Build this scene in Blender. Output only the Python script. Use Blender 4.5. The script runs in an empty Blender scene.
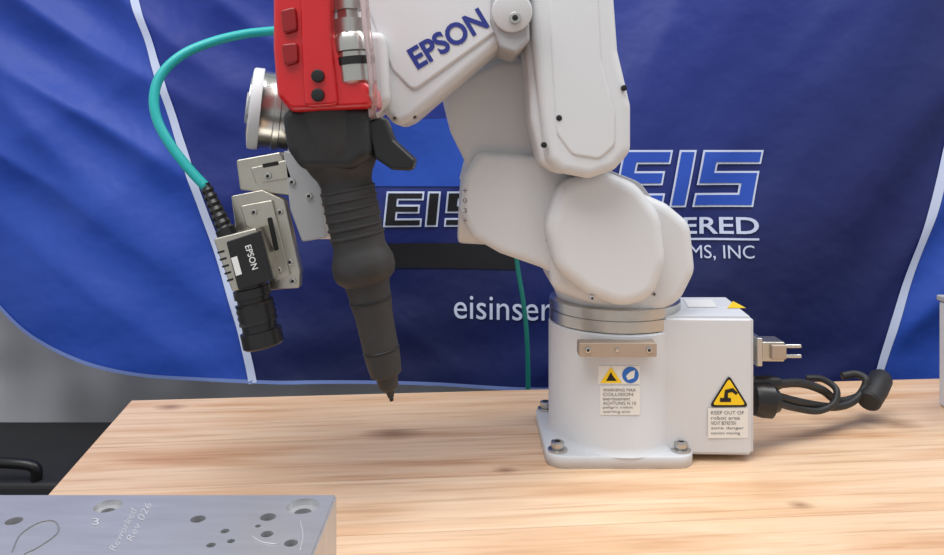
import bpy, bmesh, math, random
from mathutils import Vector, Matrix, noise as mnoise
random.seed(4)
F=741.0; HZ=1.115; TZ=0.75
def P(u,v,y): return Vector(((u-472)*y/F, y, HZ-(v-150)*y/F))
def S(r,g,b):
    f=lambda c:(c/255/12.92) if c/255<=0.04045 else ((c/255+0.055)/1.055)**2.4
    return (f(r),f(g),f(b),1)
COL=bpy.context.scene.collection
# ---------- materials
def mat(name,col,rough=0.5,metal=0.0,noise=0.0,nscale=40,bump=0.0,spec=0.5,stretch=(1,1,1),trans=0,alpha=1,coat=0):
    m=bpy.data.materials.new(name); m.use_nodes=True
    nt=m.node_tree; b=nt.nodes['Principled BSDF']
    b.inputs['Roughness'].default_value=rough; b.inputs['Metallic'].default_value=metal
    b.inputs['Specular IOR Level'].default_value=spec
    b.inputs['Transmission Weight'].default_value=trans
    b.inputs['Coat Weight'].default_value=coat
    tc=nt.nodes.new('ShaderNodeTexCoord'); mp=nt.nodes.new('ShaderNodeMapping'); mp.inputs['Scale'].default_value=stretch
    nt.links.new(tc.outputs['Object'],mp.inputs['Vector'])
    n=nt.nodes.new('ShaderNodeTexNoise'); n.inputs['Scale'].default_value=nscale; n.inputs['Detail'].default_value=4
    nt.links.new(mp.outputs['Vector'],n.inputs['Vector'])
    mx=nt.nodes.new('ShaderNodeMix'); mx.data_type='RGBA'
    c=Vector(col[:3])
    mx.inputs['A'].default_value=(*(c*(1-noise)),1); mx.inputs['B'].default_value=(*[min(1,x) for x in c*(1+noise)],1)
    nt.links.new(n.outputs['Fac'],mx.inputs['Factor']); nt.links.new(mx.outputs['Result'],b.inputs['Base Color'])
    if bump>0:
        bp=nt.nodes.new('ShaderNodeBump'); bp.inputs['Strength'].default_value=bump; bp.inputs['Distance'].default_value=0.002
        nt.links.new(n.outputs['Fac'],bp.inputs['Height']); nt.links.new(bp.outputs['Normal'],b.inputs['Normal'])
    return m
WHITE=mat('robot_white_paint',S(207,208,211),0.46,noise=0.02,nscale=300,bump=0.03,spec=0.4)
WHITE2=mat('robot_base_paint',S(204,206,211),0.46,noise=0.02,nscale=300,bump=0.03,spec=0.4)
GREYP=mat('robot_grey_paint',S(168,168,171),0.45,noise=0.03)
STEEL=mat('machined_steel',S(190,188,184),0.26,metal=0.95,noise=0.08,nscale=60)
ALU=mat('brushed_aluminium',S(186,181,170),0.3,metal=0.92,noise=0.14,nscale=40,stretch=(1,12,1),bump=0.05)
TANM=mat('bracket_metal',S(172,156,142),0.45,metal=0.5,noise=0.1)
BLACK=mat('black_rubber',S(30,30,32),0.55,noise=0.25,nscale=120,bump=0.15)
BLACKG=mat('black_plastic',S(20,20,22),0.35,noise=0.1)
DARK=mat('dark_gap',S(12,12,14),0.7,noise=0.1)
GRIP=mat('grip_rubber',S(42,40,40),0.6,noise=0.3,nscale=90,bump=0.25)
RED=mat('red_enamel',S(198,20,28),0.3,noise=0.05,coat=0.3)
REDD=mat('red_enamel_dark',S(140,14,20),0.35,noise=0.05)
TEAL=mat('teal_cable_jacket',S(28,166,166),0.4,noise=0.05)
TEALD=mat('green_cable_jacket',S(12,115,106),0.45,noise=0.05)
INK=mat('blue_ink',S(30,45,130),0.5,noise=0.02)
PAPER=mat('label_paper',S(222,222,220),0.5,noise=0.02)
TXT=mat('label_print',S(95,95,98),0.6,noise=0.05)
YEL=mat('warning_yellow',S(240,200,12),0.45,noise=0.03)
BLUEL=mat('notice_blue',S(20,100,190),0.45,noise=0.03)
PWHITE=mat('print_white',S(196,206,232),0.8,noise=0.02)
PSTR=mat('print_stripe',S(192,202,230),0.8,noise=0.03)
PBLUE=mat('print_blue',S(34,76,178),0.8,noise=0.05)
PSKY=mat('print_midblue',S(24,70,168),0.8,noise=0.15,nscale=6)
PBLACK=mat('print_black',S(8,9,18),0.8,noise=0.05)
CLEAR=mat('clear_tube',S(225,205,205),0.15,noise=0.02,trans=0.7)
CURT=mat('grey_curtain_cloth',S(196,196,202),0.9,noise=0.05,nscale=8,bump=0.05)
# ---------- hierarchy
def group(name,loc):
    e=bpy.data.objects.new(name,None); e.empty_display_size=0.05; e.location=loc; COL.objects.link(e); return e
def finish(name,me,m,parent,mods=None):
    if me.vertices:
        xs=[v.co for v in me.vertices]
        c=Vector([(min(v[i] for v in xs)+max(v[i] for v in xs))/2 for i in range(3)])
        me.transform(Matrix.Translation(-c))
    else: c=Vector()
    ob=bpy.data.objects.new(name,me); ob.location=c
    if m: me.materials.append(m)
    COL.objects.link(ob)
    if parent:
        ob.parent=parent; ob.matrix_parent_inverse=Matrix.Translation(-Vector(parent.location))
    return ob
def rpoly(pts,rad=6,seg=5,rmin=0):
    out=[];n=len(pts)
    for i in range(n):
        p=Vector(pts[i][:2]);r=pts[i][2] if len(pts[i])>2 else rad
        r=max(r,rmin)
        a=Vector(pts[i-1][:2])-p;b=Vector(pts[(i+1)%n][:2])-p
        la,lb=a.length,b.length;a/=la;b/=lb
        ang=math.acos(max(-1,min(1,a.dot(b))))
        if r<=0 or ang>3.1: out.append(p);continue
        d=min(r/math.tan(ang/2),la*0.48,lb*0.48)
        p0=p+a*d;p1=p+b*d
        for k in range(seg+1):
            t=k/seg
            out.append(p0*(1-t)**2+p*2*t*(1-t)+p1*t*t)
    return out
def area(p): return 0.5*sum(p[i-1][0]*p[i][1]-p[i][0]*p[i-1][1] for i in range(len(p)))
def vnorm(p):
    ns=[];n=len(p)
    for i in range(n):
        a=p[i-1];b=p[(i+1)%n];t=(b-a)
        if t.length<1e-9:t=Vector((1,0))
        t.normalize();ns.append(Vector((t.y,-t.x)))
    return ns
def prism(name,pts,y0,y1,m,parent,rad=8,bev=0.006,dx=0,dz=0,K=4,seg=6):
    """rounded solid: front outline measured at depth y0, extruded back to y1"""
    p=[P(q[0],q[1],y0) for q in rpoly(pts,rad,seg,rmin=1.5*bev*F/y0)]
    p=[Vector((q.x,q.z)) for q in p]
    if area(p)<0:p.reverse()
    nr=vnorm(p)
    n=len(p);safe=bev
    for i in range(n):
        j=(i+1)%n;e=p[j]-p[i];dn=nr[j]-nr[i]
        L2=e.length_squared
        if L2<1e-12:continue
        q=dn.dot(e)/L2
        if q>0 and q*bev>0.98: safe=min(safe,0.98/q)
    safe=max(safe,bev*0.25)
    rings=[];L=y1-y0
    for k in range(K+1):
        a=k/K*math.pi/2
        rings.append((safe*(1-math.sin(a)),y0+bev*(1-math.cos(a))))
    for k in range(K+1):
        a=(1-k/K)*math.pi/2
        rings.append((safe*(1-math.sin(a)),y1-bev*(1-math.cos(a))))
    V=[];Fc=[]
    for ins,y in rings:
        t=(y-y0)/L
        for q,nn in zip(p,nr):
            V.append((q.x-nn.x*ins+dx*t,y,q.y-nn.y*ins+dz*t))
    R=len(rings)
    for r in range(R-1):
        for i in range(n):
            j=(i+1)%n
            Fc.append((r*n+i,r*n+j,(r+1)*n+j,(r+1)*n+i))
    Fc.append(tuple(range(n))[::-1]);Fc.append(tuple((R-1)*n+i for i in range(n)))
    me=bpy.data.meshes.new(name);me.from_pydata(V,[],Fc)
    bm=bmesh.new();bm.from_mesh(me);bmesh.ops.recalc_face_normals(bm,faces=bm.faces);bm.to_mesh(me);bm.free()
    for f in me.polygons:f.use_smooth=len(f.vertices)==4
    return finish(name,me,m,parent)
def frame(d):
    d=d.normalized();a=Vector((0,0,1)) if abs(d.z)<0.9 else Vector((1,0,0))
    x=a.cross(d).normalized();return x,d.cross(x).normalized()
def lathe(name,p0,p1,prof,m,parent,N=40):
    p0=Vector(p0);p1=Vector(p1);x,y=frame(p1-p0)
    V=[];Fc=[]
    for t,r in prof:
        c=p0.lerp(p1,t)
        for i in range(N):
            a=2*math.pi*i/N;V.append(c+x*math.cos(a)*r+y*math.sin(a)*r)
    R=len(prof)
    for k in range(R-1):
        for i in range(N):
            j=(i+1)%N;Fc.append((k*N+i,k*N+j,(k+1)*N+j,(k+1)*N+i))
    Fc.append(tuple(range(N)));Fc.append(tuple((R-1)*N+i for i in range(N)))
    me=bpy.data.meshes.new(name);me.from_pydata(V,[],Fc)
    bm=bmesh.new();bm.from_mesh(me);bmesh.ops.recalc_face_normals(bm,faces=bm.faces)
    for e in bm.edges:
        if len(e.link_faces)==2 and e.calc_face_angle(0)>0.6:e.smooth=False
    bm.to_mesh(me);bm.free()
    for f in me.polygons:f.use_smooth=True
    return finish(name,me,m,parent)
def cyl(name,p0,p1,r,m,parent,bev=0.0015,N=40):
    L=(Vector(p1)-Vector(p0)).length;b=min(bev,L*0.3,r*0.4)
    return lathe(name,p0,p1,[(0,r-b),(b*0.3/L,r-b*0.3),(b/L,r),(1-b/L,r),(1-b*0.3/L,r-b*0.3),(1,r-b)],m,parent,N)
def box(name,c,s,m,parent,bev=0.003,rot=None):
    bm=bmesh.new();bmesh.ops.create_cube(bm,size=1)
    for v in bm.verts:v.co=Vector((v.co.x*s[0],v.co.y*s[1],v.co.z*s[2]))
    if bev>0:bmesh.ops.bevel(bm,geom=bm.edges[:],offset=bev,segments=3,affect='EDGES',profile=0.5)
    if rot is not None:bm.transform(rot.to_4x4())
    bm.transform(Matrix.Translation(Vector(c)))
    me=bpy.data.meshes.new(name);bm.to_mesh(me);bm.free()
    return finish(name,me,m,parent)
def tube(name,pts,r,m,parent,res=8):
    pts=[Vector(p) for p in pts];Q=[pts[0]*2-pts[1]]+pts+[pts[-1]*2-pts[-2]]
    C=[]
    for i in range(1,len(Q)-2):
        for k in range(res):
            t=k/res;a,b,c,d=Q[i-1],Q[i],Q[i+1],Q[i+2]
            C.append(0.5*((2*b)+(c-a)*t+(2*a-5*b+4*c-d)*t*t+(-a+3*b-3*c+d)*t**3))
    C.append(pts[-1]);N=14;V=[];Fc=[]
    up=None
    for i,c in enumerate(C):
        d=(C[min(i+1,len(C)-1)]-C[max(i-1,0)]).normalized()
        if up is None:x,y=frame(d)
        else:
            x=(up-d*up.dot(d)).normalized();y=d.cross(x)
        up=x
        rr=r(i/(len(C)-1)) if callable(r) else r
        for k in range(N):
            a=2*math.pi*k/N;V.append(c+x*math.cos(a)*rr+y*math.sin(a)*rr)
    for k in range(len(C)-1):
        for i in range(N):
            j=(i+1)%N;Fc.append((k*N+i,k*N+j,(k+1)*N+j,(k+1)*N+i))
    Fc.append(tuple(range(N))[::-1]);Fc.append(tuple((len(C)-1)*N+i for i in range(N)))
    me=bpy.data.meshes.new(name);me.from_pydata(V,[],Fc)
    for f in me.polygons:f.use_smooth=True
    return finish(name,me,m,parent)
# ---------- printed graphics laid onto surfaces
def surf(name,polys,fn,m,parent,cuts=3):
    bm=bmesh.new()
    for pts in polys:
        vs=[bm.verts.new((q[0],q[1],0)) for q in pts]
        f=bm.faces.new(vs);f.normal_update()
    bmesh.ops.triangulate(bm,faces=bm.faces[:])
    for _ in range(cuts):
        es=[e for e in bm.edges if e.calc_length()>6]
        if es:bmesh.ops.subdivide_edges(bm,edges=es,cuts=1)
        bmesh.ops.triangulate(bm,faces=bm.faces[:])
    for v in bm.verts:v.co=fn(v.co.x,v.co.y)
    for f in bm.faces:
        f.normal_update()
        if f.normal.y>0:f.normal_flip()
    me=bpy.data.meshes.new(name);bm.to_mesh(me);bm.free()
    return finish(name,me,m,parent)
def stext(name,body,u0,v0,u1,v1,fn,m,parent,rot=0,bold=0.0,shear=0.0,cuts=1):
    cu=bpy.data.curves.new(name,'FONT');cu.body=body;cu.offset=bold;cu.shear=shear;cu.resolution_u=4
    o=bpy.data.objects.new('tmp',cu);COL.objects.link(o)
    dg=bpy.context.evaluated_depsgraph_get();dg.update()
    me=bpy.data.meshes.new_from_object(o.evaluated_get(dg));bpy.data.objects.remove(o)
    xs=[v.co.x for v in me.vertices];ys=[v.co.y for v in me.vertices]
    x0,x1,y0,y1=min(xs),max(xs),min(ys),max(ys)
    bm=bmesh.new();bm.from_mesh(me)
    cx,cy=(u0+u1)/2,(v0+v1)/2;a=math.radians(rot)
    for v in bm.verts:
        u=u0+(v.co.x-x0)/(x1-x0)*(u1-u0);w=v1-(v.co.y-y0)/(y1-y0)*(v1-v0)
        du,dw=u-cx,w-cy
        v.co=Vector((cx+du*math.cos(a)+dw*math.sin(a),cy-du*math.sin(a)+dw*math.cos(a),0))
    for _ in range(cuts):
        es=[e for e in bm.edges if e.calc_length()>6]
        if es:bmesh.ops.subdivide_edges(bm,edges=es,cuts=1)
    bmesh.ops.triangulate(bm,faces=bm.faces[:])
    for v in bm.verts:v.co=fn(v.co.x,v.co.y)
    for f in bm.faces:
        f.normal_update()
        if f.normal.y>0:f.normal_flip()
    bm.to_mesh(me);bm.free();me.name=name;me.materials.clear()
    return finish(name,me,m,parent)
def plane_fn(y): return lambda u,v:P(u,v,y)
def screw(name,u,v,y,rp,parent,m=None,dark=True):
    r=rp*y/F
    c=P(u,v,y)
    cyl(name,c+Vector((0,0.004,0)),c+Vector((0,-0.0015,0)),r,m or STEEL,parent,bev=0.0006,N=20)
    if dark: cyl(name+'_socket',c+Vector((0,0,0)),c+Vector((0,-0.0018,0)),r*0.55,DARK,parent,bev=0.0001,N=6)

# ================= ROOM
def simple_box_top(name,c,s,m): return box(name,c,s,m,None,bev=0)
FLOOR=mat('floor_carpet_dark',S(62,60,62),0.9,noise=0.3,nscale=60,bump=0.3)
WALLM=mat('wall_paint',S(190,190,194),0.9,noise=0.03,nscale=5)
simple_box_top('floor',(0.2,0.6,-0.05),(7,6,0.1),FLOOR)
simple_box_top('wall_back',(0.2,2.75,1.4),(7,0.1,2.8),WALLM)
def sheet(name,x0,x1,zt,zb,nx,nz,fy,m,parent=None,attr=None):
    V=[];Fc=[]
    for j in range(nz+1):
        for i in range(nx+1):
            x=x0+(x1-x0)*i/nx
            b=zb(x) if callable(zb) else zb
            z=zt+(b-zt)*j/nz
            V.append((x,fy(x,z),z))
    for j in range(nz):
        for i in range(nx):
            a=j*(nx+1)+i;Fc.append((a,a+nx+1,a+nx+2,a+1))
    me=bpy.data.meshes.new(name);me.from_pydata(V,[],Fc)
    for f in me.polygons:f.use_smooth=True
    if attr:
        ca=me.color_attributes.new('Print','FLOAT_COLOR','POINT')
        for k,v in enumerate(V): ca.data[k].color=attr(v[0],v[2])
    return finish(name,me,m,parent)
def curt(x,z): return 1.80+0.010*math.sin(x*17+z*1.2)+0.006*math.sin(x*41+2*math.sin(z*3))+0.035*mnoise.noise(Vector((x*3+z*3,z*7-x*3,3)))
sheet('backdrop_curtain',-2.3,2.3,2.3,0.02,300,140,curt,CURT)
# ---- banner
YB=1.6
def fold(x,z,dirx,dirz,fs,ft,seed):
    s=x*dirz-z*dirx;t=x*dirx+z*dirz
    n=mnoise.noise(Vector((s*fs,t*ft,seed)))
    return 1-math.sqrt(n*n+0.004)*2.2
def yb(x,z):
    d=0.012*math.sin(x*5.5+z*3.5+0.6)+0.006*math.sin(x*13-z*6+1.0)
    w=math.exp(-((x+0.9)/0.55)**2)
    d-=0.022*w*fold(x,z,0.80,-0.6,7,1.3,1.0)
    w2=math.exp(-((x-0.95)/0.5)**2)
    d-=0.018*w2*fold(x,z,0.55,0.83,7,1.3,5.0)
    d-=0.010*fold(x,z,0.75,0.66,4,1.2,9.0)
    d+=0.003*math.sin(z*38-x*7)*math.exp(-((z-0.66)/0.10)**2)
    return YB+d
hem_uv=[(-160,60),(-100,170),(-50,248),(0,300),(40,334),(90,358),(150,374),(250,381),(400,385),(545,388),(800,392),(1200,396)]
def hem_v(u):
    if u<=hem_uv[0][0]:return hem_uv[0][1]
    for a,b in zip(hem_uv,hem_uv[1:]):
        if a[0]<=u<=b[0]:
            t=(u-a[0])/(b[0]-a[0]);return a[1]+(b[1]-a[1])*t
    return hem_uv[-1][1]
def smooth_hem(u): return sum(hem_v(u+k*8) for k in range(-3,4))/7
def hem_z(x):
    return HZ-(smooth_hem(472+x*F/YB)-150)*YB/F
lin=lambda a,b,t:a+(b-a)*t
def cl(t):return max(0,min(1,t))
left_st=[(120,-60),(133,0),(150,45),(172,110),(196,185),(222,265),(243,330),(255,381)]
right_st=[(985,-60),(972,0),(960,70),(946,140),(928,215),(905,290),(888,340),(872,392)]
def xat(st,v):
    for a,b in zip(st,st[1:]):
        if a[1]<=v<=b[1]:return a[0]+(b[0]-a[0])*(v-a[1])/(b[1]-a[1])
    return st[0][0] if v<st[0][1] else st[-1][0]
def print_fold_light(x,z):
    u=472+x*F/YB;v=150-(z-HZ)*F/YB
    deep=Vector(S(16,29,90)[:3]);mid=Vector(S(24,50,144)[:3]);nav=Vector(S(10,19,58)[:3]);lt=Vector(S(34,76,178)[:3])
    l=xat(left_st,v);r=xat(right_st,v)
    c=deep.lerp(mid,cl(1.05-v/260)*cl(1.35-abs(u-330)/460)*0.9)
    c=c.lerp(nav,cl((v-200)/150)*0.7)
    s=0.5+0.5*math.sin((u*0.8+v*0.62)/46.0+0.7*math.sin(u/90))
    c=c.lerp(mid,0.2*s)  # light on the folds painted into the print colour as paler diagonal bands
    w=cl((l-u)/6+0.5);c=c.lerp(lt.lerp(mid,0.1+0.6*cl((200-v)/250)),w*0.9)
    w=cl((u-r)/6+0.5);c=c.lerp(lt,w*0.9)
    return (c.x,c.y,c.z,1)
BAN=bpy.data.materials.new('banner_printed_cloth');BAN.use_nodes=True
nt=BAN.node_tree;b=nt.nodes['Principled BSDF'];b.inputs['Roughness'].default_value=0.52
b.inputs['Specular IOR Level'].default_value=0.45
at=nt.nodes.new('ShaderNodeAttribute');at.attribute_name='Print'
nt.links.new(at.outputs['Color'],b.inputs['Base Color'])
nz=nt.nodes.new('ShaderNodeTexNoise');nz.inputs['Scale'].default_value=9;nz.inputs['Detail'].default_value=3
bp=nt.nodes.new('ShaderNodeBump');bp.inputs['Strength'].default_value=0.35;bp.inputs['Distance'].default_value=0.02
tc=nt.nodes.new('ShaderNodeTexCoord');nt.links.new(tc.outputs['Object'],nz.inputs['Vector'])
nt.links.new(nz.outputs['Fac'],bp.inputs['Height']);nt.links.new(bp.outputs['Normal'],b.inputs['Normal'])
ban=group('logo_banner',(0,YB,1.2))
sheet('cloth',-1.3,1.45,2.05,hem_z,330,200,yb,BAN,ban,attr=print_fold_light)
def bf(off):
    def f(u,v):
        x=(u-472)*YB/F;z=HZ-(v-150)*YB/F
        return Vector((x,yb(x,z)-off,z))
    return f
def strip(name,pts,w0,w1,m,off=0.003):
    Q=[Vector(p) for p in pts];C=[]
    for i in range(len(Q)-1):
        a=Q[max(0,i-1)];b_=Q[i];c=Q[i+1];d=Q[min(len(Q)-1,i+2)]
        for k in range(12):
            t=k/12;C.append(0.5*((2*b_)+(c-a)*t+(2*a-5*b_+4*c-d)*t*t+(-a+3*b_-3*c+d)*t**3))
    C.append(Q[-1]);V=[];Fc=[];f=bf(off)
    for i,c in enumerate(C):
        d=(C[min(i+1,len(C)-1)]-C[max(i-1,0)]).normalized();n=Vector((d.y,-d.x));w=lin(w0,w1,i/(len(C)-1))/2
        for s in (-1,0,1):V.append(f(*(c+n*w*s)))
    for i in range(len(C)-1):
        for s in (0,1):
            Fc.append((i*3+s,i*3+s+1,i*3+s+4,i*3+s+3))
    me=bpy.data.meshes.new(name);me.from_pydata(V,[],Fc)
    for q in me.polygons:q.use_smooth=True
    return finish(name,me,m,ban)
strip('stripe_curve_1',left_st,8,8,PSTR)
strip('stripe_curve_2',right_st,8,8,PSTR)
strip('hem_trim',[(u,smooth_hem(u)-1.5) for u in range(-60,1100,20)],3.5,3.5,mat('hem_thread',S(110,130,190),0.8))
def offp(pts,d):
    p=[Vector(q) for q in pts]
    if area(p)<0:p.reverse()
    out=[];n=len(p)
    for i in range(n):
        a=(p[i]-p[i-1]).normalized();b_=(p[(i+1)%n]-p[i]).normalized()
        n1=Vector((a.y,-a.x));n2=Vector((b_.y,-b_.x));m_=(n1+n2);m_/=max(0.2,(1+n1.dot(n2)))
        out.append(p[i]+m_*d)
    return out
E_=[(0,0),(50,0),(50,14),(17,14),(17,21),(46,21),(46,35),(17,35),(17,43),(50,43),(50,57),(0,57)]
I_=[(0,0),(17,0),(17,57),(0,57)]
S_=[(0,0),(60,0),(60,14),(17,14),(17,21),(60,21),(60,57),(0,57),(0,43),(43,43),(43,35),(0,35)]
def letters(prefix,items,v0,sx,sy,skew,mo,mi,wd):
    o=[];i2=[]
    for L,u0 in items:
        q=[(u0+x*sx+(57-y)*sy*skew,v0+y*sy) for x,y in L]
        o.append(q);i2.append(offp(q,-wd))
    surf(prefix+'_outline',o,bf(0.004),mo,ban,cuts=3)
    surf(prefix+'_fill',i2,bf(0.0055),mi,ban,cuts=3)
letters('logo_eis',[(E_,610),(I_,668),(S_,692)],150,1.02,1.0,0.2,PWHITE,PBLUE,2.0)
surf('logo_blue_panel',[[(352,122),(470,118),(520,140),(520,186),(352,186)]],bf(0.003),PSKY,ban)
letters('logo_dark',[(E_,384),(I_,425),(S_,444)],191,0.75,0.62,0.1,PWHITE,PBLACK,1.8)
surf('logo_black_bar',[[(350,243),(522,243),(516,268),(350,268)]],bf(0.003),PBLACK,ban)
surf('logo_rule',[[(690,238),(758,238),(758,240),(690,240)],[(560,238),(690,238),(690,240),(560,240)]],bf(0.004),PWHITE,ban)
stext('logo_word_engineered','ENGINEERED',566,217,758,234,bf(0.004),PWHITE,ban,bold=0.015)
stext('logo_word_systems','SYSTEMS, INC',640,245,753,260,bf(0.004),PWHITE,ban)
stext('web_address','eisinsertion.com',454,295,664,318,bf(0.004),PWHITE,ban)

# ================= TABLE
tab=group('wooden_workbench',(0.3,0.8,0))
W=bpy.data.materials.new('bench_wood');W.use_nodes=True
nt=W.node_tree;b=nt.nodes['Principled BSDF'];b.inputs['Roughness'].default_value=0.34
def nn(t,**k):
    n=nt.nodes.new(t)
    for a,v in k.items():setattr(n,a,v)
    return n
g=nn('ShaderNodeNewGeometry');mp=nn('ShaderNodeMapping');mp.inputs['Rotation'].default_value=(0,0,math.radians(-4.8))
nt.links.new(g.outputs['Position'],mp.inputs['Vector'])
sp=nn('ShaderNodeSeparateXYZ');nt.links.new(mp.outputs['Vector'],sp.inputs['Vector'])
dv=nn('ShaderNodeMath',operation='DIVIDE');dv.inputs[1].default_value=0.118;nt.links.new(sp.outputs['Y'],dv.inputs[0])
fl=nn('ShaderNodeMath',operation='FLOOR');nt.links.new(dv.outputs[0],fl.inputs[0])
wn=nn('ShaderNodeTexWhiteNoise',noise_dimensions='1D');nt.links.new(fl.outputs[0],wn.inputs['W'])
cmb=nn('ShaderNodeCombineXYZ');ml=nn('ShaderNodeMath',operation='MULTIPLY');ml.inputs[1].default_value=7.0
nt.links.new(wn.outputs['Value'],ml.inputs[0]);nt.links.new(ml.outputs[0],cmb.inputs['X']);nt.links.new(ml.outputs[0],cmb.inputs['Z'])
ofs=nn('ShaderNodeVectorMath',operation='ADD');nt.links.new(mp.outputs['Vector'],ofs.inputs[0]);nt.links.new(cmb.outputs[0],ofs.inputs[1])
def noise(scale,st,detail=5,dist=0.0):
    m2=nn('ShaderNodeMapping');m2.inputs['Scale'].default_value=st;nt.links.new(ofs.outputs[0],m2.inputs['Vector'])
    n=nn('ShaderNodeTexNoise');n.inputs['Scale'].default_value=scale;n.inputs['Detail'].default_value=detail;n.inputs['Distortion'].default_value=dist
    nt.links.new(m2.outputs['Vector'],n.inputs['Vector']);return n
def ramp(src,stops):
    r=nn('ShaderNodeValToRGB');e=r.color_ramp.elements
    e[0].position=stops[0][0];e[0].color=stops[0][1];e[1].position=stops[-1][0];e[1].color=stops[-1][1]
    for p_,c_ in stops[1:-1]:
        x=e.new(p_);x.color=c_
    nt.links.new(src,r.inputs['Fac']);return r
broad=noise(2.2,(1,8,1),4,0.5)
fine=noise(6,(1,28,1),5,0.4)
r1=ramp(broad.outputs['Fac'],[(0.30,S(206,160,120)),(0.42,S(226,187,150)),(0.55,S(237,206,174)),(0.66,S(230,194,158)),(0.78,S(210,164,124))])
r2=ramp(fine.outputs['Fac'],[(0.3,(0.70,0.60,0.52,1)),(0.46,(0.94,0.91,0.88,1)),(0.6,(1,1,1,1))])
mx=nn('ShaderNodeMix',data_type='RGBA',blend_type='MULTIPLY');mx.inputs['Factor'].default_value=0.75
nt.links.new(r1.outputs['Color'],mx.inputs['A']);nt.links.new(r2.outputs['Color'],mx.inputs['B'])
rp=ramp(wn.outputs['Value'],[(0,(0.91,0.88,0.86,1)),(1,(1.0,1.0,1.0,1))])
mx2=nn('ShaderNodeMix',data_type='RGBA',blend_type='MULTIPLY');mx2.inputs['Factor'].default_value=1
nt.links.new(mx.outputs['Result'],mx2.inputs['A']);nt.links.new(rp.outputs['Color'],mx2.inputs['B'])
fr=nn('ShaderNodeMath',operation='FRACT');nt.links.new(dv.outputs[0],fr.inputs[0])
lt_=nn('ShaderNodeMath',operation='LESS_THAN');lt_.inputs[1].default_value=0.010;nt.links.new(fr.outputs[0],lt_.inputs[0])
mlt=nn('ShaderNodeMath',operation='MULTIPLY');mlt.inputs[1].default_value=0.45;nt.links.new(lt_.outputs[0],mlt.inputs[0])
mx3=nn('ShaderNodeMix',data_type='RGBA');mx3.inputs['B'].default_value=S(150,108,74);nt.links.new(mlt.outputs[0],mx3.inputs['Factor']);nt.links.new(mx2.outputs['Result'],mx3.inputs['A'])
last=mx3.outputs['Result']
for (u,v,rr) in [(170,407,0.018),(392,434,0.030),(897,424,0.028),(782,407,0.018),(505,470,0.012),(800,505,0.012)]:
    y=0.365*F/(v-150);c=P(u,v,y)
    sub=nn('ShaderNodeVectorMath',operation='SUBTRACT');sub.inputs[1].default_value=c;nt.links.new(g.outputs['Position'],sub.inputs[0])
    sc=nn('ShaderNodeVectorMath',operation='MULTIPLY');sc.inputs[1].default_value=(0.6/rr,1.0/rr,1.0/rr);nt.links.new(sub.outputs[0],sc.inputs[0])
    ln=nn('ShaderNodeVectorMath',operation='LENGTH');nt.links.new(sc.outputs[0],ln.inputs[0])
    fm=nn('ShaderNodeMath',operation='MULTIPLY');fm.inputs[1].default_value=0.8;nt.links.new(fine.outputs['Fac'],fm.inputs[0])
    ad=nn('ShaderNodeMath',operation='ADD');nt.links.new(ln.outputs['Value'],ad.inputs[0]);nt.links.new(fm.outputs[0],ad.inputs[1])
    mr=nn('ShaderNodeMapRange');mr.inputs['From Min'].default_value=0.5;mr.inputs['From Max'].default_value=1.3;mr.inputs['To Min'].default_value=0.85;mr.inputs['To Max'].default_value=0.0
    nt.links.new(ad.outputs[0],mr.inputs['Value'])
    mk=nn('ShaderNodeMix',data_type='RGBA');mk.inputs['B'].default_value=S(148,112,82)
    nt.links.new(mr.outputs['Result'],mk.inputs['Factor']);nt.links.new(last,mk.inputs['A']);last=mk.outputs['Result']
nt.links.new(last,b.inputs['Base Color'])
def slab(name,corners,z0,z1,m,parent,bev=0.003):
    bm=bmesh.new();lo=[bm.verts.new((x,y,z0)) for x,y in corners];hi=[bm.verts.new((x,y,z1)) for x,y in corners]
    n=len(corners);bm.faces.new(lo[::-1]);bm.faces.new(hi)
    for i in range(n):
        j=(i+1)%n;bm.faces.new((lo[i],lo[j],hi[j],hi[i]))
    bmesh.ops.recalc_face_normals(bm,faces=bm.faces)
    if bev:bmesh.ops.bevel(bm,geom=bm.edges[:],offset=bev,segments=3,affect='EDGES')
    me=bpy.data.meshes.new(name);bm.to_mesh(me);bm.free();return finish(name,me,m,parent)
slab('table_top',[(-0.376,0.32),(1.3,0.32),(1.3,1.232),(-0.499,1.082)],TZ-0.042,TZ,W,tab)
LEG=mat('bench_frame_steel',S(60,62,66),0.5,metal=0.4,noise=0.1)
for i,(x,y) in enumerate([(-0.32,0.38),(1.22,0.38),(1.22,1.15),(-0.42,1.02)]):
    box('leg_%d'%(i+1),(x,y,(TZ-0.042)/2),(0.05,0.05,TZ-0.042),LEG,tab,0.003)
box('rail_front',(0.45,0.38,0.68),(1.5,0.03,0.05),LEG,tab);box('rail_back',(0.42,1.06,0.68),(1.6,0.03,0.05),LEG,tab)

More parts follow.
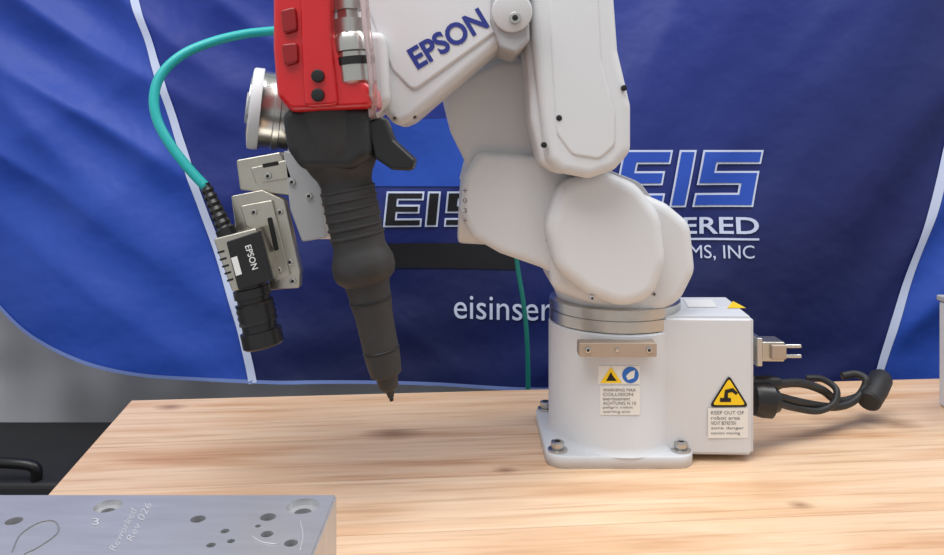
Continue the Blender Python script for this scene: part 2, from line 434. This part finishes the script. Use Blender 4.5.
# ================= ROBOT
rob=group('robot_arm',(0.179,0.934,TZ))
cx,cy,cr=0.179,0.934,0.082
def rr_slab(name,x0,x1,y0,y1,z0,z1,rad,m,parent,bev=0.002):
    pts=[]
    for (ax,ay,a0) in [(x1-rad,y1-rad,0),(x0+rad,y1-rad,90),(x0+rad,y0+rad,180),(x1-rad,y0+rad,270)]:
        for k in range(9):
            a=math.radians(a0+k*90/8);pts.append((ax+rad*math.cos(a),ay+rad*math.sin(a)))
    V=[];Fc=[];n=len(pts);mxx,myy=(x0+x1)/2,(y0+y1)/2
    rings=[(0,z0),(0,z1-bev),(bev*0.3,z1-bev*0.3),(bev,z1)]
    for ins,z in rings:
        for px,py in pts:
            V.append((px-math.copysign(ins,px-mxx),py-math.copysign(ins,py-myy),z))
    for k in range(3):
        for i in range(n):
            j=(i+1)%n;Fc.append((k*n+i,k*n+j,(k+1)*n+j,(k+1)*n+i))
    Fc.append(tuple(range(n))[::-1]);Fc.append(tuple(3*n+i for i in range(n)))
    me=bpy.data.meshes.new(name);me.from_pydata(V,[],Fc)
    for f in me.polygons:f.use_smooth=len(f.vertices)==4
    return finish(name,me,m,parent)
rr_slab('base_flange',0.086,0.258,0.848,1.02,TZ,TZ+0.014,0.022,WHITE2,rob)
lathe('base_column',(cx,cy,TZ+0.013),(cx,cy,TZ+0.013+0.139),[(0,cr+0.006),(0.02,cr+0.003),(0.06,cr),(0.985,cr),(1,cr-0.002)],WHITE2,rob,N=72)
lathe('joint_ring',(cx,cy,0.902),(cx,cy,0.931),[(0,cr-0.004),(0.05,cr-0.001),(0.5,cr-0.001),(0.52,cr-0.003),(0.58,cr-0.003),(0.6,cr-0.001),(0.95,cr-0.001),(1,cr-0.004)],STEEL,rob,N=72)
for i,(x,y) in enumerate([(0.100,0.866),(0.244,0.866),(0.100,1.003),(0.244,1.003)]):
    cyl('flange_washer_%d'%i,(x,y,TZ+0.014),(x,y,TZ+0.0165),0.0115,STEEL,rob,N=24)
    cyl('flange_bolt_%d'%i,(x,y,TZ+0.0165),(x,y,TZ+0.025),0.0078,STEEL,rob,N=24)
    cyl('flange_bolt_socket_%d'%i,(x,y,TZ+0.024),(x,y,TZ+0.0253),0.004,DARK,rob,bev=0.0001,N=6)
slab('connector_housing',[(0.19,0.868),(0.329,0.864),(0.340,0.985),(0.19,0.985)],TZ+0.008,0.920,WHITE2,rob,bev=0.004)
prism('front_bracket',[(579,343),(657,343),(657,357),(579,357)],0.838,0.856,TANM,rob,rad=2,bev=0.001)
screw('bracket_screw_1',588,350,0.8375,3,rob);screw('bracket_screw_2',649,350,0.8375,3,rob);screw('bracket_screw_3',617,350,0.8375,2,rob,dark=False)
def cf(off):
    def f(u,v):
        y=0.855
        for _ in range(6):
            x=(u-472)*y/F;dd=(cr+off)**2-(x-cx)**2
            y=cy-math.sqrt(max(dd,1e-6))
        return P(u,v,y)
    return f
surf('caution_label',[[(598,366),(640,366),(640,384),(598,384)],[(600,386),(640,386),(640,415),(600,415)]],cf(0.0006),PAPER,rob)
surf('caution_triangle',[[(611,367),(622,383),(600,383)]],cf(0.0010),YEL,rob)
surf('caution_symbol',[[(611,372),(613,376),(617,381),(606,381)]],cf(0.0013),DARK,rob,cuts=1)
surf('notice_disc',[[(630.5+8.3*math.cos(a*math.pi/12),375+8.3*math.sin(a*math.pi/12)) for a in range(24)]],cf(0.0010),BLUEL,rob)
surf('notice_symbol',[[(626,376),(630,372),(635,370),(634,378),(628,380)]],cf(0.0013),PAPER,rob,cuts=1)
for i,s in enumerate(['WARNING MAX','COLLISION','avertissement','ACHTUNG N 10','peligro robot','warning arm']):
    stext('caution_text_%d'%i,s,603,388.5+i*4.4,636-(i%3)*3,391.6+i*4.4,cf(0.0012),TXT,rob)
HB=plane_fn(0.8635)
surf('housing_label',[[(708,408),(748,408),(748,438),(708,438)]],plane_fn(0.8638),PAPER,rob)
surf('housing_triangle_border',[rpoly([(729,375),(749,407),(709,407)],3)],plane_fn(0.8638),DARK,rob)
surf('housing_triangle',[rpoly([(729,378.5),(745.5,405),(712.5,405)],2)],HB,YEL,rob)
surf('housing_symbol',[[(720,402),(720,398),(724,398),(725,390),(733,388),(738,393),(736,395),(732,392),(728,393),(728,398),(731,398),(731,402)]],plane_fn(0.8630),DARK,rob,cuts=1)
for i,s in enumerate(['KEEP OUT OF','robot area','NICHT BETRETEN','zone danger','caution moving']):
    stext('housing_text_%d'%i,s,711,411+i*5.2,744-(i%3)*4,414.5+i*5.2,HB,TXT,rob)
def topf(u,v):
    z=0.9206;y=(HZ-z)*F/(v-150);return P(u,v,y)
surf('top_label',[[(684,299.5),(712,299.5),(717,307),(688,307)]],topf,PAPER,rob,cuts=1)
surf('top_triangle',[[(733,301),(746,308),(727,308)]],topf,YEL,rob,cuts=1)
# turret body
lathe('turret',(cx,cy,0.931),(cx,cy,1.0),[(0,0.072),(0.15,0.076),(0.6,0.078),(1,0.07)],WHITE,rob,N=64)
prism('turret_housing',[(548,255,20),(575,190,20),(640,192,30),(668,204,24),(692,224,24),(697,272,24),(682,302,24),(640,323,24),(596,307,20),(552,290,16)],0.862,0.975,WHITE,rob,bev=0.012)
prism('shoulder_cap',[(562,182,30),(602,169,40),(638,184,36),(662,214,40),(668,262,40),(655,300,36),(622,309,36),(588,296,36),(556,270,30),(546,226,40)],0.825,0.90,WHITE,rob,bev=0.014,K=6,seg=7)
prism('shoulder_cap_seam',[(560,180,26),(602,167.5,30),(640,182,26),(664,214,30),(670,262,30),(657,302,26),(622,311,30),(586,298,26),(554,271,26),(544,226,30)],0.872,0.878,GREYP,rob,bev=0.001)
prism('shoulder_drum',[(463,176,14),(478,151,14),(540,156,10),(585,170,10),(585,290,14),(540,268,14),(500,254,20),(472,238,16),(459,212,24)],0.87,0.985,WHITE,rob,bev=0.010,K=5)
cyl('shoulder_drum_cap',P(464,207,0.93)+Vector((-0.006,0,0.002)),P(490,207,0.93),0.047,WHITE,rob,bev=0.006)
for i,s in enumerate('+03+'):
    stext('drum_mark_%d'%i,s,463,188+i*10,467,193+i*10,plane_fn(0.868),TXT,rob)
prism('lower_arm_body',[(441,96,16),(452,78,16),(500,56,14),(545,56,10),(565,178,10),(556,192,10),(476,192,10),(464,160,24),(450,132,24)],0.885,1.0,WHITE,rob,bev=0.012,K=5)
lathe('elbow_drum',P(487,20,0.965),P(508,172,0.935),[(0,0.07),(0.35,0.066),(0.5,0.058),(0.65,0.048),(0.8,0.046),(0.95,0.058),(1,0.062)],WHITE,rob,N=56)
prism('upper_arm_side',[(520,-60,6),(560,-60,6),(590,160,10),(560,176,14),(541,164,14),(531,120,20),(526,40,20)],0.805,0.91,WHITE,rob,bev=0.008)
prism('upper_arm_cover',[(528,-60,6),(611,-60,10),(619,50,20),(632,105,20),(632,152,18),(616,170,16),(590,179,18),(560,173,16),(546,160,16),(539,100,20),(532,40,20)],0.788,0.885,WHITE,rob,bev=0.011,K=5)
prism('upper_arm_panel',[(547,-60,6),(596,-60,8),(602,60,14),(616,112,14),(616,146,12),(600,160,12),(572,156,14),(556,134,14),(550,40,14)],0.786,0.80,WHITE,rob,bev=0.0035)
for i,(u,v) in enumerate([(559,118),(544,145),(624,88)]):screw('arm_screw_%d'%i,u,v,0.7865,3.0,rob,m=BLACKG)
for i,(u,v,y) in enumerate([(592,298,0.829),(654,294,0.84),(548,240,0.868),(640,310,0.86)]):screw('cap_screw_%d'%i,u,v,y,2.4,rob,m=GREYP)
# forearm
prism('forearm_housing',[(352,-70,8),(520,-70,8),(520,-8,14),(503,42,10),(412,120,10),(396,127,8),(383,112,10),(371,88,10),(352,20,12)],0.785,0.875,WHITE,rob,bev=0.009,K=5)
prism('forearm_top_plate',[(362,-70,6),(508,-70,8),(508,-10,14),(499,30,8),(413,92,10),(392,70,10),(368,10,10)],0.782,0.80,WHITE,rob,bev=0.003)
stext('maker_name','EPSON',406,27,490,50,plane_fn(0.7812),INK,rob,rot=31,bold=0.03)
prism('elbow_bracket',[(492,-30,6),(527,-30,6),(530,40,8),(516,54,8),(500,48,8),(490,20,8)],0.775,0.86,GREYP,rob,bev=0.004)
cyl('elbow_hub',P(512,12,0.79),P(512,12,0.765),0.021,WHITE,rob,bev=0.003)
screw('elbow_screw_1',515,18,0.7645,6,rob);screw('elbow_screw_2',509,-6,0.7645,4,rob)
screw('forearm_screw_1',395,118,0.7845,2.6,rob,m=TANM);screw('forearm_screw_2',415,117,0.79,2.4,rob,m=TANM)
# wrist
prism('wrist_link',[(290,40,10),(385,30,10),(390,100,14),(350,140,10),(340,240,8),(315,240,8),(296,226,10),(286,150,14)],0.765,0.835,WHITE,rob,bev=0.008)
a0=P(322,116,0.808);a1=P(250,108,0.788)
lathe('wrist_flange',a0,a1,[(0,0.040),(0.2,0.040),(0.74,0.040),(0.84,0.0405),(0.85,0.0435),(0.96,0.0435),(0.99,0.0425),(1,0.039)],WHITE,rob,N=64)
lathe('wrist_ring',a0.lerp(a1,0.30),a0.lerp(a1,0.85),[(0,0.0395),(0,0.0425),(0.18,0.0425),(0.2,0.0408),(0.50,0.0408),(0.52,0.0425),(0.66,0.0425),(0.68,0.0408),(0.9,0.0408),(1,0.0425),(1,0.0395)],STEEL,rob,N=64)
dd_=(a1-a0).normalized()
cyl('wrist_face',a1-dd_*0.002,a1+dd_*0.0015,0.034,STEEL,rob)
cyl('wrist_face_hub',a1,a1+dd_*0.004,0.017,GREYP,rob)

# ================= camera with bracket
cb=group('machine_vision_camera',P(250,220,0.76))
prism('mount_block',[(236,160),(280,152),(291,176),(291,196),(240,190)],0.745,0.80,ALU,cb,rad=2,bev=0.0015)
prism('mount_block_face',[(250,168),(286,160),(292,178),(256,184)],0.742,0.75,ALU,cb,rad=2,bev=0.001)
prism('mount_plate',[(231,196),(262,190),(284,200),(300,272),(299,288),(270,290),(262,238),(236,232)],0.738,0.752,ALU,cb,rad=2,bev=0.001)
prism('mount_plate_step',[(240,206),(272,200),(290,275),(274,282),(266,236),(246,226)],0.734,0.742,ALU,cb,rad=2,bev=0.001)
prism('mount_slot',[(267,218),(272,217),(279,250),(274,251)],0.7336,0.736,DARK,cb,rad=2,bev=0.0002)
prism('mount_slot_upper',[(262,164),(278,161),(279,165),(263,168)],0.7416,0.744,DARK,cb,rad=1.5,bev=0.0002)
prism('mount_side_plate',[(283,150),(318,160),(326,238),(302,242),(290,210)],0.742,0.766,GREYP,cb,rad=3,bev=0.0015)
for i,(u,v) in enumerate([(280,212),(290,262),(293,281)]):screw('mount_screw_%d'%i,u,v,0.7375,3.2,cb)
for i,(u,v) in enumerate([(254,212),(279,270)]):screw('mount_inner_screw_%d'%i,u,v,0.7335,3.2,cb)
for i,(u,v) in enumerate([(292,182),(309,196),(268,176)]):screw('block_screw_%d'%i,u,v,0.7412,3.4,cb)
prism('camera_body',[(213,239),(256,228),(272,280),(232,292)],0.700,0.735,ALU,cb,rad=2,bev=0.0015)
prism('camera_cover',[(226,242),(259,231),(272,280),(238,290)],0.6985,0.707,BLACKG,cb,rad=2,bev=0.001)
stext('camera_marking','EPSON',239,254,264,260.5,plane_fn(0.698),PAPER,cb,rot=-73,bold=0.01)
surf('camera_serial_label',[[(231,258),(237,256),(242,274),(236,276)]],plane_fn(0.698),PAPER,cb,cuts=0)
for i in range(5):
    surf('heat_sink_line_%d'%i,[[(217+i*2.4,252+i*7),(224+i*2.2,250+i*7),(224.6+i*2.2,252+i*7),(217.6+i*2.4,254+i*7)]],plane_fn(0.6995),DARK,cb,cuts=0)
def R(px,y=0.722): return px*y/F
lathe('lens',P(250,282,0.718),P(264,346,0.718),[(0,R(15)),(0.08,R(15)),(0.09,R(18)),(0.22,R(18)),(0.23,R(16)),(0.3,R(16)),(0.31,R(19)),(0.36,R(18)),(0.41,R(19)),(0.46,R(18)),(0.51,R(19)),(0.56,R(18)),(0.62,R(19)),(0.63,R(17)),(0.74,R(17)),(0.75,R(20)),(0.97,R(20)),(1,R(18))],BLACKG,cb)
lathe('cable_boot',P(230,240,0.722),P(205,184,0.722),[(0,R(10)),(0.2,R(10)),(0.22,R(8))]+[(0.25+0.7*k/12,R((8.5 if k%2 else 7)-k*0.2)) for k in range(13)]+[(1,R(4.5))],BLACKG,cb,N=24)
tube('camera_cable',[P(u,v,y) for u,v,y in [(206,187,0.722),(190,170,0.722),(172,147,0.722),(158,122,0.724),(154,98,0.728),(161,75,0.735),(182,55,0.745),(212,42,0.76),(245,34,0.78),(280,30,0.80),(330,22,0.83)]],R(5),TEAL,cb)

# ================= TOOL
tl=group('pneumatic_screwdriver',P(345,200,0.70))
YT=0.70
def Q(px):return px*YT/F
ax0=P(329,100,YT);ax1=P(391,397,YT)
def tt(v):return (v-100)/297
prof=[(100,36),(104,40),(112,42),(150,40),(162,36),(170,32),(176,28),(184,25.5),(192,27),(204,26.5),(214,27),(226,26),(238,26.5),(246,26),(252,28),(260,31),(270,31.5),(277,29),(283,22.5),(294,21),(300,21),(314,19),(340,18),(352,18),(364,17),(374,15.5),(377,11),(386,10),(389,8),(391,4.5),(397,3)]
lathe('grip_handle',ax0,ax1,[(tt(v),Q(r)) for v,r in prof],GRIP,tl,N=48)
for i in range(6):
    v=190+i*9
    c=ax0.lerp(ax1,tt(v));d=(ax1-ax0).normalized()*0.0022
    lathe('grip_rib_%d'%i,c-d,c+d,[(0,Q(25.5)),(0.3,Q(27.8)),(0.7,Q(27.8)),(1,Q(25.5))],GRIP,tl)
for v,r in [(300,22.0),(350,18.9)]:
    c=ax0.lerp(ax1,tt(v));d=(ax1-ax0).normalized()*0.0012
    lathe('nose_ring_%d'%v,c-d,c+d,[(0,Q(r-1)),(0.3,Q(r)),(0.7,Q(r)),(1,Q(r-1))],BLACKG,tl)
cyl('driver_bit',ax1-(ax1-ax0).normalized()*0.002,ax1+(ax1-ax0).normalized()*0.004,Q(2.2),BLACKG,tl,N=12)
prism('black_housing',[(279,108,10),(368,104,8),(371,156,14),(352,170,14),(300,170,14),(286,150,12)],0.665,0.735,BLACK,tl,bev=0.009,K=5)
prism('red_motor_housing',[(272,-60,4),(331,-60,6),(333,30,14),(346,66,14),(370,85,10),(374,108,8),(290,112,8),(276,96,10),(272,50,12)],0.655,0.735,RED,tl,bev=0.007,K=5)
prism('red_raised_panel',[(298,-60,6),(327,-60,6),(331,40,10),(338,106,8),(304,108,8),(301,50,10)],0.649,0.67,RED,tl,bev=0.004)
prism('red_rib',[(280,10,4),(295,6,4),(297,30,4),(283,34,4)],0.650,0.67,REDD,tl,bev=0.002)
prism('red_rib_lower',[(281,44,4),(297,42,4),(298,62,4),(284,66,4)],0.650,0.67,REDD,tl,bev=0.002)
for i,v in enumerate((76,95)):
    c=P(318,v,0.648);cyl('push_button_%d'%i,c+Vector((0,0.006,0)),c+Vector((0,-0.003,0)),Q(6),BLACKG,tl,bev=0.001)
prism('trigger_lever',[(364,122,4),(384,116,4),(393,140,6),(415,160,5),(412,171,5),(392,170,5),(374,158,6)],0.675,0.71,BLACKG,tl,bev=0.003)
lathe('air_fitting',P(346,-20,0.668),P(350,36,0.668),[(0,Q(12)),(0.35,Q(12)),(0.36,Q(15)),(0.55,Q(15)),(0.56,Q(11)),(0.7,Q(11)),(0.71,Q(16)),(0.98,Q(16)),(1,Q(13))],STEEL,tl,N=6)
lathe('air_coupler',P(350,34,0.668),P(356,94,0.668),[(0,Q(15)),(0.1,Q(18)),(0.3,Q(18)),(0.32,Q(15)),(0.45,Q(15)),(0.47,Q(17)),(0.8,Q(17)),(0.85,Q(13)),(1,Q(13))],STEEL,tl,N=32)
lathe('air_hose_clamp',P(353,58,0.668),P(353.8,66,0.668),[(0,Q(18)),(1,Q(18))],BLACKG,tl)
tube('clear_hose',[P(362,-40,0.655),P(366,20,0.652),P(371,60,0.652),P(373,90,0.655),P(372,116,0.675)],Q(4),CLEAR,tl)
box('robot_tool_mount',P(330,90,0.755),(0.07,0.06,0.10),BLACKG,tl,0.004)

# ================= METAL BLOCK
AB=mat('milled_aluminium_block',S(192,192,195),0.36,metal=0.6,noise=0.16,nscale=18,stretch=(1,6,1),bump=0.08)
bl=group('drilled_metal_block',(-0.35,0.47,TZ))
ZB=0.84
bm=bmesh.new();bmesh.ops.create_cube(bm,size=1)
bx0,bx1,by0,by1=-0.62,-0.108,0.36,0.592
for v in bm.verts:v.co=Vector(((bx0+bx1)/2+v.co.x*(bx1-bx0),(by0+by1)/2+v.co.y*(by1-by0),(TZ+ZB)/2+v.co.z*(ZB-TZ)))
bmesh.ops.bevel(bm,geom=bm.edges[:],offset=0.0015,segments=2,affect='EDGES')
me=bpy.data.meshes.new('block_body');bm.to_mesh(me);bm.free();me.materials.append(AB)
blk=bpy.data.objects.new('tmpblk',me);COL.objects.link(blk)
def tp(u,v,z=ZB):
    y=(HZ-z)*F/(v-150);return P(u,v,y)
cut=[]
def cutter(c,r,d,axis='z'):
    bm=bmesh.new();bmesh.ops.create_cone(bm,cap_ends=True,segments=28,radius1=r,radius2=r,depth=2*d)
    if axis=='x':bm.transform(Matrix.Rotation(math.pi/2,4,'Y'))
    bm.transform(Matrix.Translation(c));m_=bpy.data.meshes.new('c');bm.to_mesh(m_);bm.free()
    o=bpy.data.objects.new('c',m_);COL.objects.link(o);cut.append(o)
holes=[(108,506,0.0105,0.004),(108,506,0.005,0.02),(303,506,0.0125,0.005),(303,506,0.0065,0.025),(198,519,0.0055,0.02),(268,517,0.0058,0.02),(225,531,0.0032,0.02),(267,534,0.0045,0.02),(211,545,0.0032,0.02),(291,543,0.0048,0.02),(231,541,0.0028,0.02),(14,521,0.006,0.02),(258,526,0.0022,0.02)]
for u,v,r,d in holes:cutter(tp(u,v),r,d)
cutter(Vector((bx1,0.52,0.80)),0.006,0.02,'x');cutter(Vector((bx1,0.48,0.815)),0.004,0.02,'x')
for o in cut:
    md=blk.modifiers.new('b','BOOLEAN');md.operation='DIFFERENCE';md.object=o;md.solver='EXACT'
dg=bpy.context.evaluated_depsgraph_get();dg.update()
m2=bpy.data.meshes.new_from_object(blk.evaluated_get(dg))
for o in cut:bpy.data.objects.remove(o)
bpy.data.objects.remove(blk)
m2.materials.clear();finish('block_body',m2,AB,bl)
SCR=mat('scribed_bright_metal',S(206,206,210),0.4,metal=0.3)
SCRD=mat('pencil_mark',S(120,120,126),0.6,metal=0.2)
tf=lambda u,v:tp(u,v,ZB+0.0004)
def hline(name,pts,m,r=0.0004):
    tube(name,[tf(u,v) for u,v in pts],r,m,bl,res=6)
hline('scribed_curve',[(12,552),(20,535),(38,523),(54,521),(58,532),(40,546),(24,554)],SCRD)
stext('scribed_text_1','Rev 026',118,518,160,525,tf,SCR,bl,rot=62,bold=-0.012)
stext('scribed_text_2','Reworked',100,526,146,533,tf,SCR,bl,rot=62,bold=-0.012)
stext('scribed_text_3','3',92,518,99,525,tf,SCR,bl)
hline('scribed_line',[(300,520),(303,535),(300,550)],SCR,0.0003)
hline('scribed_line_2',[(252,536),(262,542),(276,544)],SCR,0.0003)

# ================= connectors and cables at the right
cn=group('robot_cable_set',(0.42,0.92,TZ))
def bx(u0,v0,u1,v1,y,d):
    a=P(u0,v0,y);c=P(u1,v1,y);return ((a.x+c.x)/2,y+d/2,(a.z+c.z)/2),(abs(c.x-a.x),d,abs(a.z-c.z))
for nm,args,m in [('metal_connector',(755,342,785,362,0.90,0.03),ALU),('connector_flange',(757,338,763,367,0.895,0.04),STEEL),('metal_connector_cap',(772,345,787,360,0.895,0.035),TANM)]:
    c,s=bx(*args);box(nm,c,s,m,cn,0.002)
for i,v in enumerate((346,356)):cyl('connector_pin_%d'%i,P(784,v,0.905),P(801,v,0.905),Q(2.6),STEEL,cn,N=16)
lathe('black_plug',P(753,399,0.90),P(778,401,0.90),[(0,0.019),(0.3,0.021),(0.7,0.021),(0.75,0.016),(1,0.013)],BLACKG,cn)
lathe('black_plug_small',P(754,384,0.91),P(780,383,0.91),[(0,0.010),(0.7,0.010),(1,0.007)],BLACKG,cn)
tube('cable_1',[P(u,v,y) for u,v,y in [(776,384,.91),(800,383,.93),(822,390,.95),(838,401,.97),(856,398,.985),(868,390,.99)]],0.0055,BLACK,cn)
tube('cable_2',[P(u,v,y) for u,v,y in [(776,403,.90),(795,408,.92),(818,411,.93),(834,403,.94),(836,389,.95),(822,379,.97),(806,378,.98)]],0.0042,BLACK,cn)
tube('cable_3',[P(u,v,y) for u,v,y in [(776,396,.91),(804,403,.93),(832,407,.955),(850,403,.97),(862,392,.985),(866,380,.99),(856,374,1.0),(842,376,1.0)]],0.005,BLACK,cn)
lathe('cable_end_plug',P(868,402,0.975),P(882,377,1.02),[(0,0.012),(0.05,0.015),(0.5,0.016),(0.9,0.015),(1,0.012)],BLACK,cn)
gc=group('hanging_network_cable',P(525,320,1.3))
tube('cable',[P(u,v,1.30) for u,v in [(505,120),(512,200),(517,262),(523,300),(527,340),(528,400),(526,560),(524,700)]],0.0042,TEALD,gc)
# right-hand cabinet
cab=group('metal_equipment_enclosure',(0.77,1.0,TZ))
box('enclosure_body',(0.767,1.0,TZ+0.075),(0.20,0.12,0.15),WHITE2,cab,0.004)
box('enclosure_lid',(0.767,1.0,TZ+0.154),(0.204,0.124,0.008),GREYP,cab,0.002)
for i in range(5): box('vent_slot_%d'%i,(0.74+i*0.014,0.9395,TZ+0.07),(0.004,0.001,0.05),DARK,cab,0)
# dark case on floor, lower left
fc=group('equipment_case',(-0.90,1.45,0))
CASE=mat('case_black_shell',S(34,34,37),0.6,noise=0.3,nscale=12)
box('case_body',(-0.93,1.50,0.235),(0.50,0.30,0.47),CASE,fc,0.012)
box('case_lid',(-0.93,1.50,0.49),(0.51,0.31,0.04),CASE,fc,0.010)
tube('case_handle',[(-0.98,1.36,0.505),(-0.98,1.355,0.535),(-0.92,1.35,0.545),(-0.84,1.35,0.545),(-0.80,1.355,0.535),(-0.80,1.36,0.505)],0.010,BLACKG,fc)
for i,x in enumerate((-1.05,-0.74)): box('case_latch_%d'%i,(x,1.343,0.46),(0.035,0.012,0.045),LEG,fc,0.003)

# ================= LIGHTS / CAMERA
def area_l(name,loc,rot,sx,sy,pw,col=(1,1,1)):
    l=bpy.data.lights.new(name,'AREA');l.shape='RECTANGLE';l.size=sx;l.size_y=sy;l.energy=pw;l.color=col
    o=bpy.data.objects.new(name,l);o.location=loc;o.rotation_euler=rot;COL.objects.link(o)
area_l('ceiling_light_panel',(-0.5,0.1,2.6),(math.radians(12),0,0),1.6,1.0,34,(1,1,0.99))
area_l('ceiling_light_panel.001',(1.2,0.9,2.6),(math.radians(5),math.radians(12),0),1.2,0.6,20,(1,1,0.99))
w=bpy.data.worlds.new('room_ambient');bpy.context.scene.world=w;w.use_nodes=True
bg=w.node_tree.nodes['Background'];bg.inputs['Color'].default_value=(0.96,0.985,1,1);bg.inputs['Strength'].default_value=0.62
cd=bpy.data.cameras.new('camera');co=bpy.data.objects.new('camera',cd);COL.objects.link(co)
co.location=(0,0,HZ);co.rotation_euler=(math.pi/2,0,0);cd.sensor_width=36;cd.lens=F/944*36;cd.shift_y=-(277.5-150)/944;cd.clip_start=0.01
bpy.context.scene.camera=co
bpy.context.scene.view_settings.view_transform='Standard'
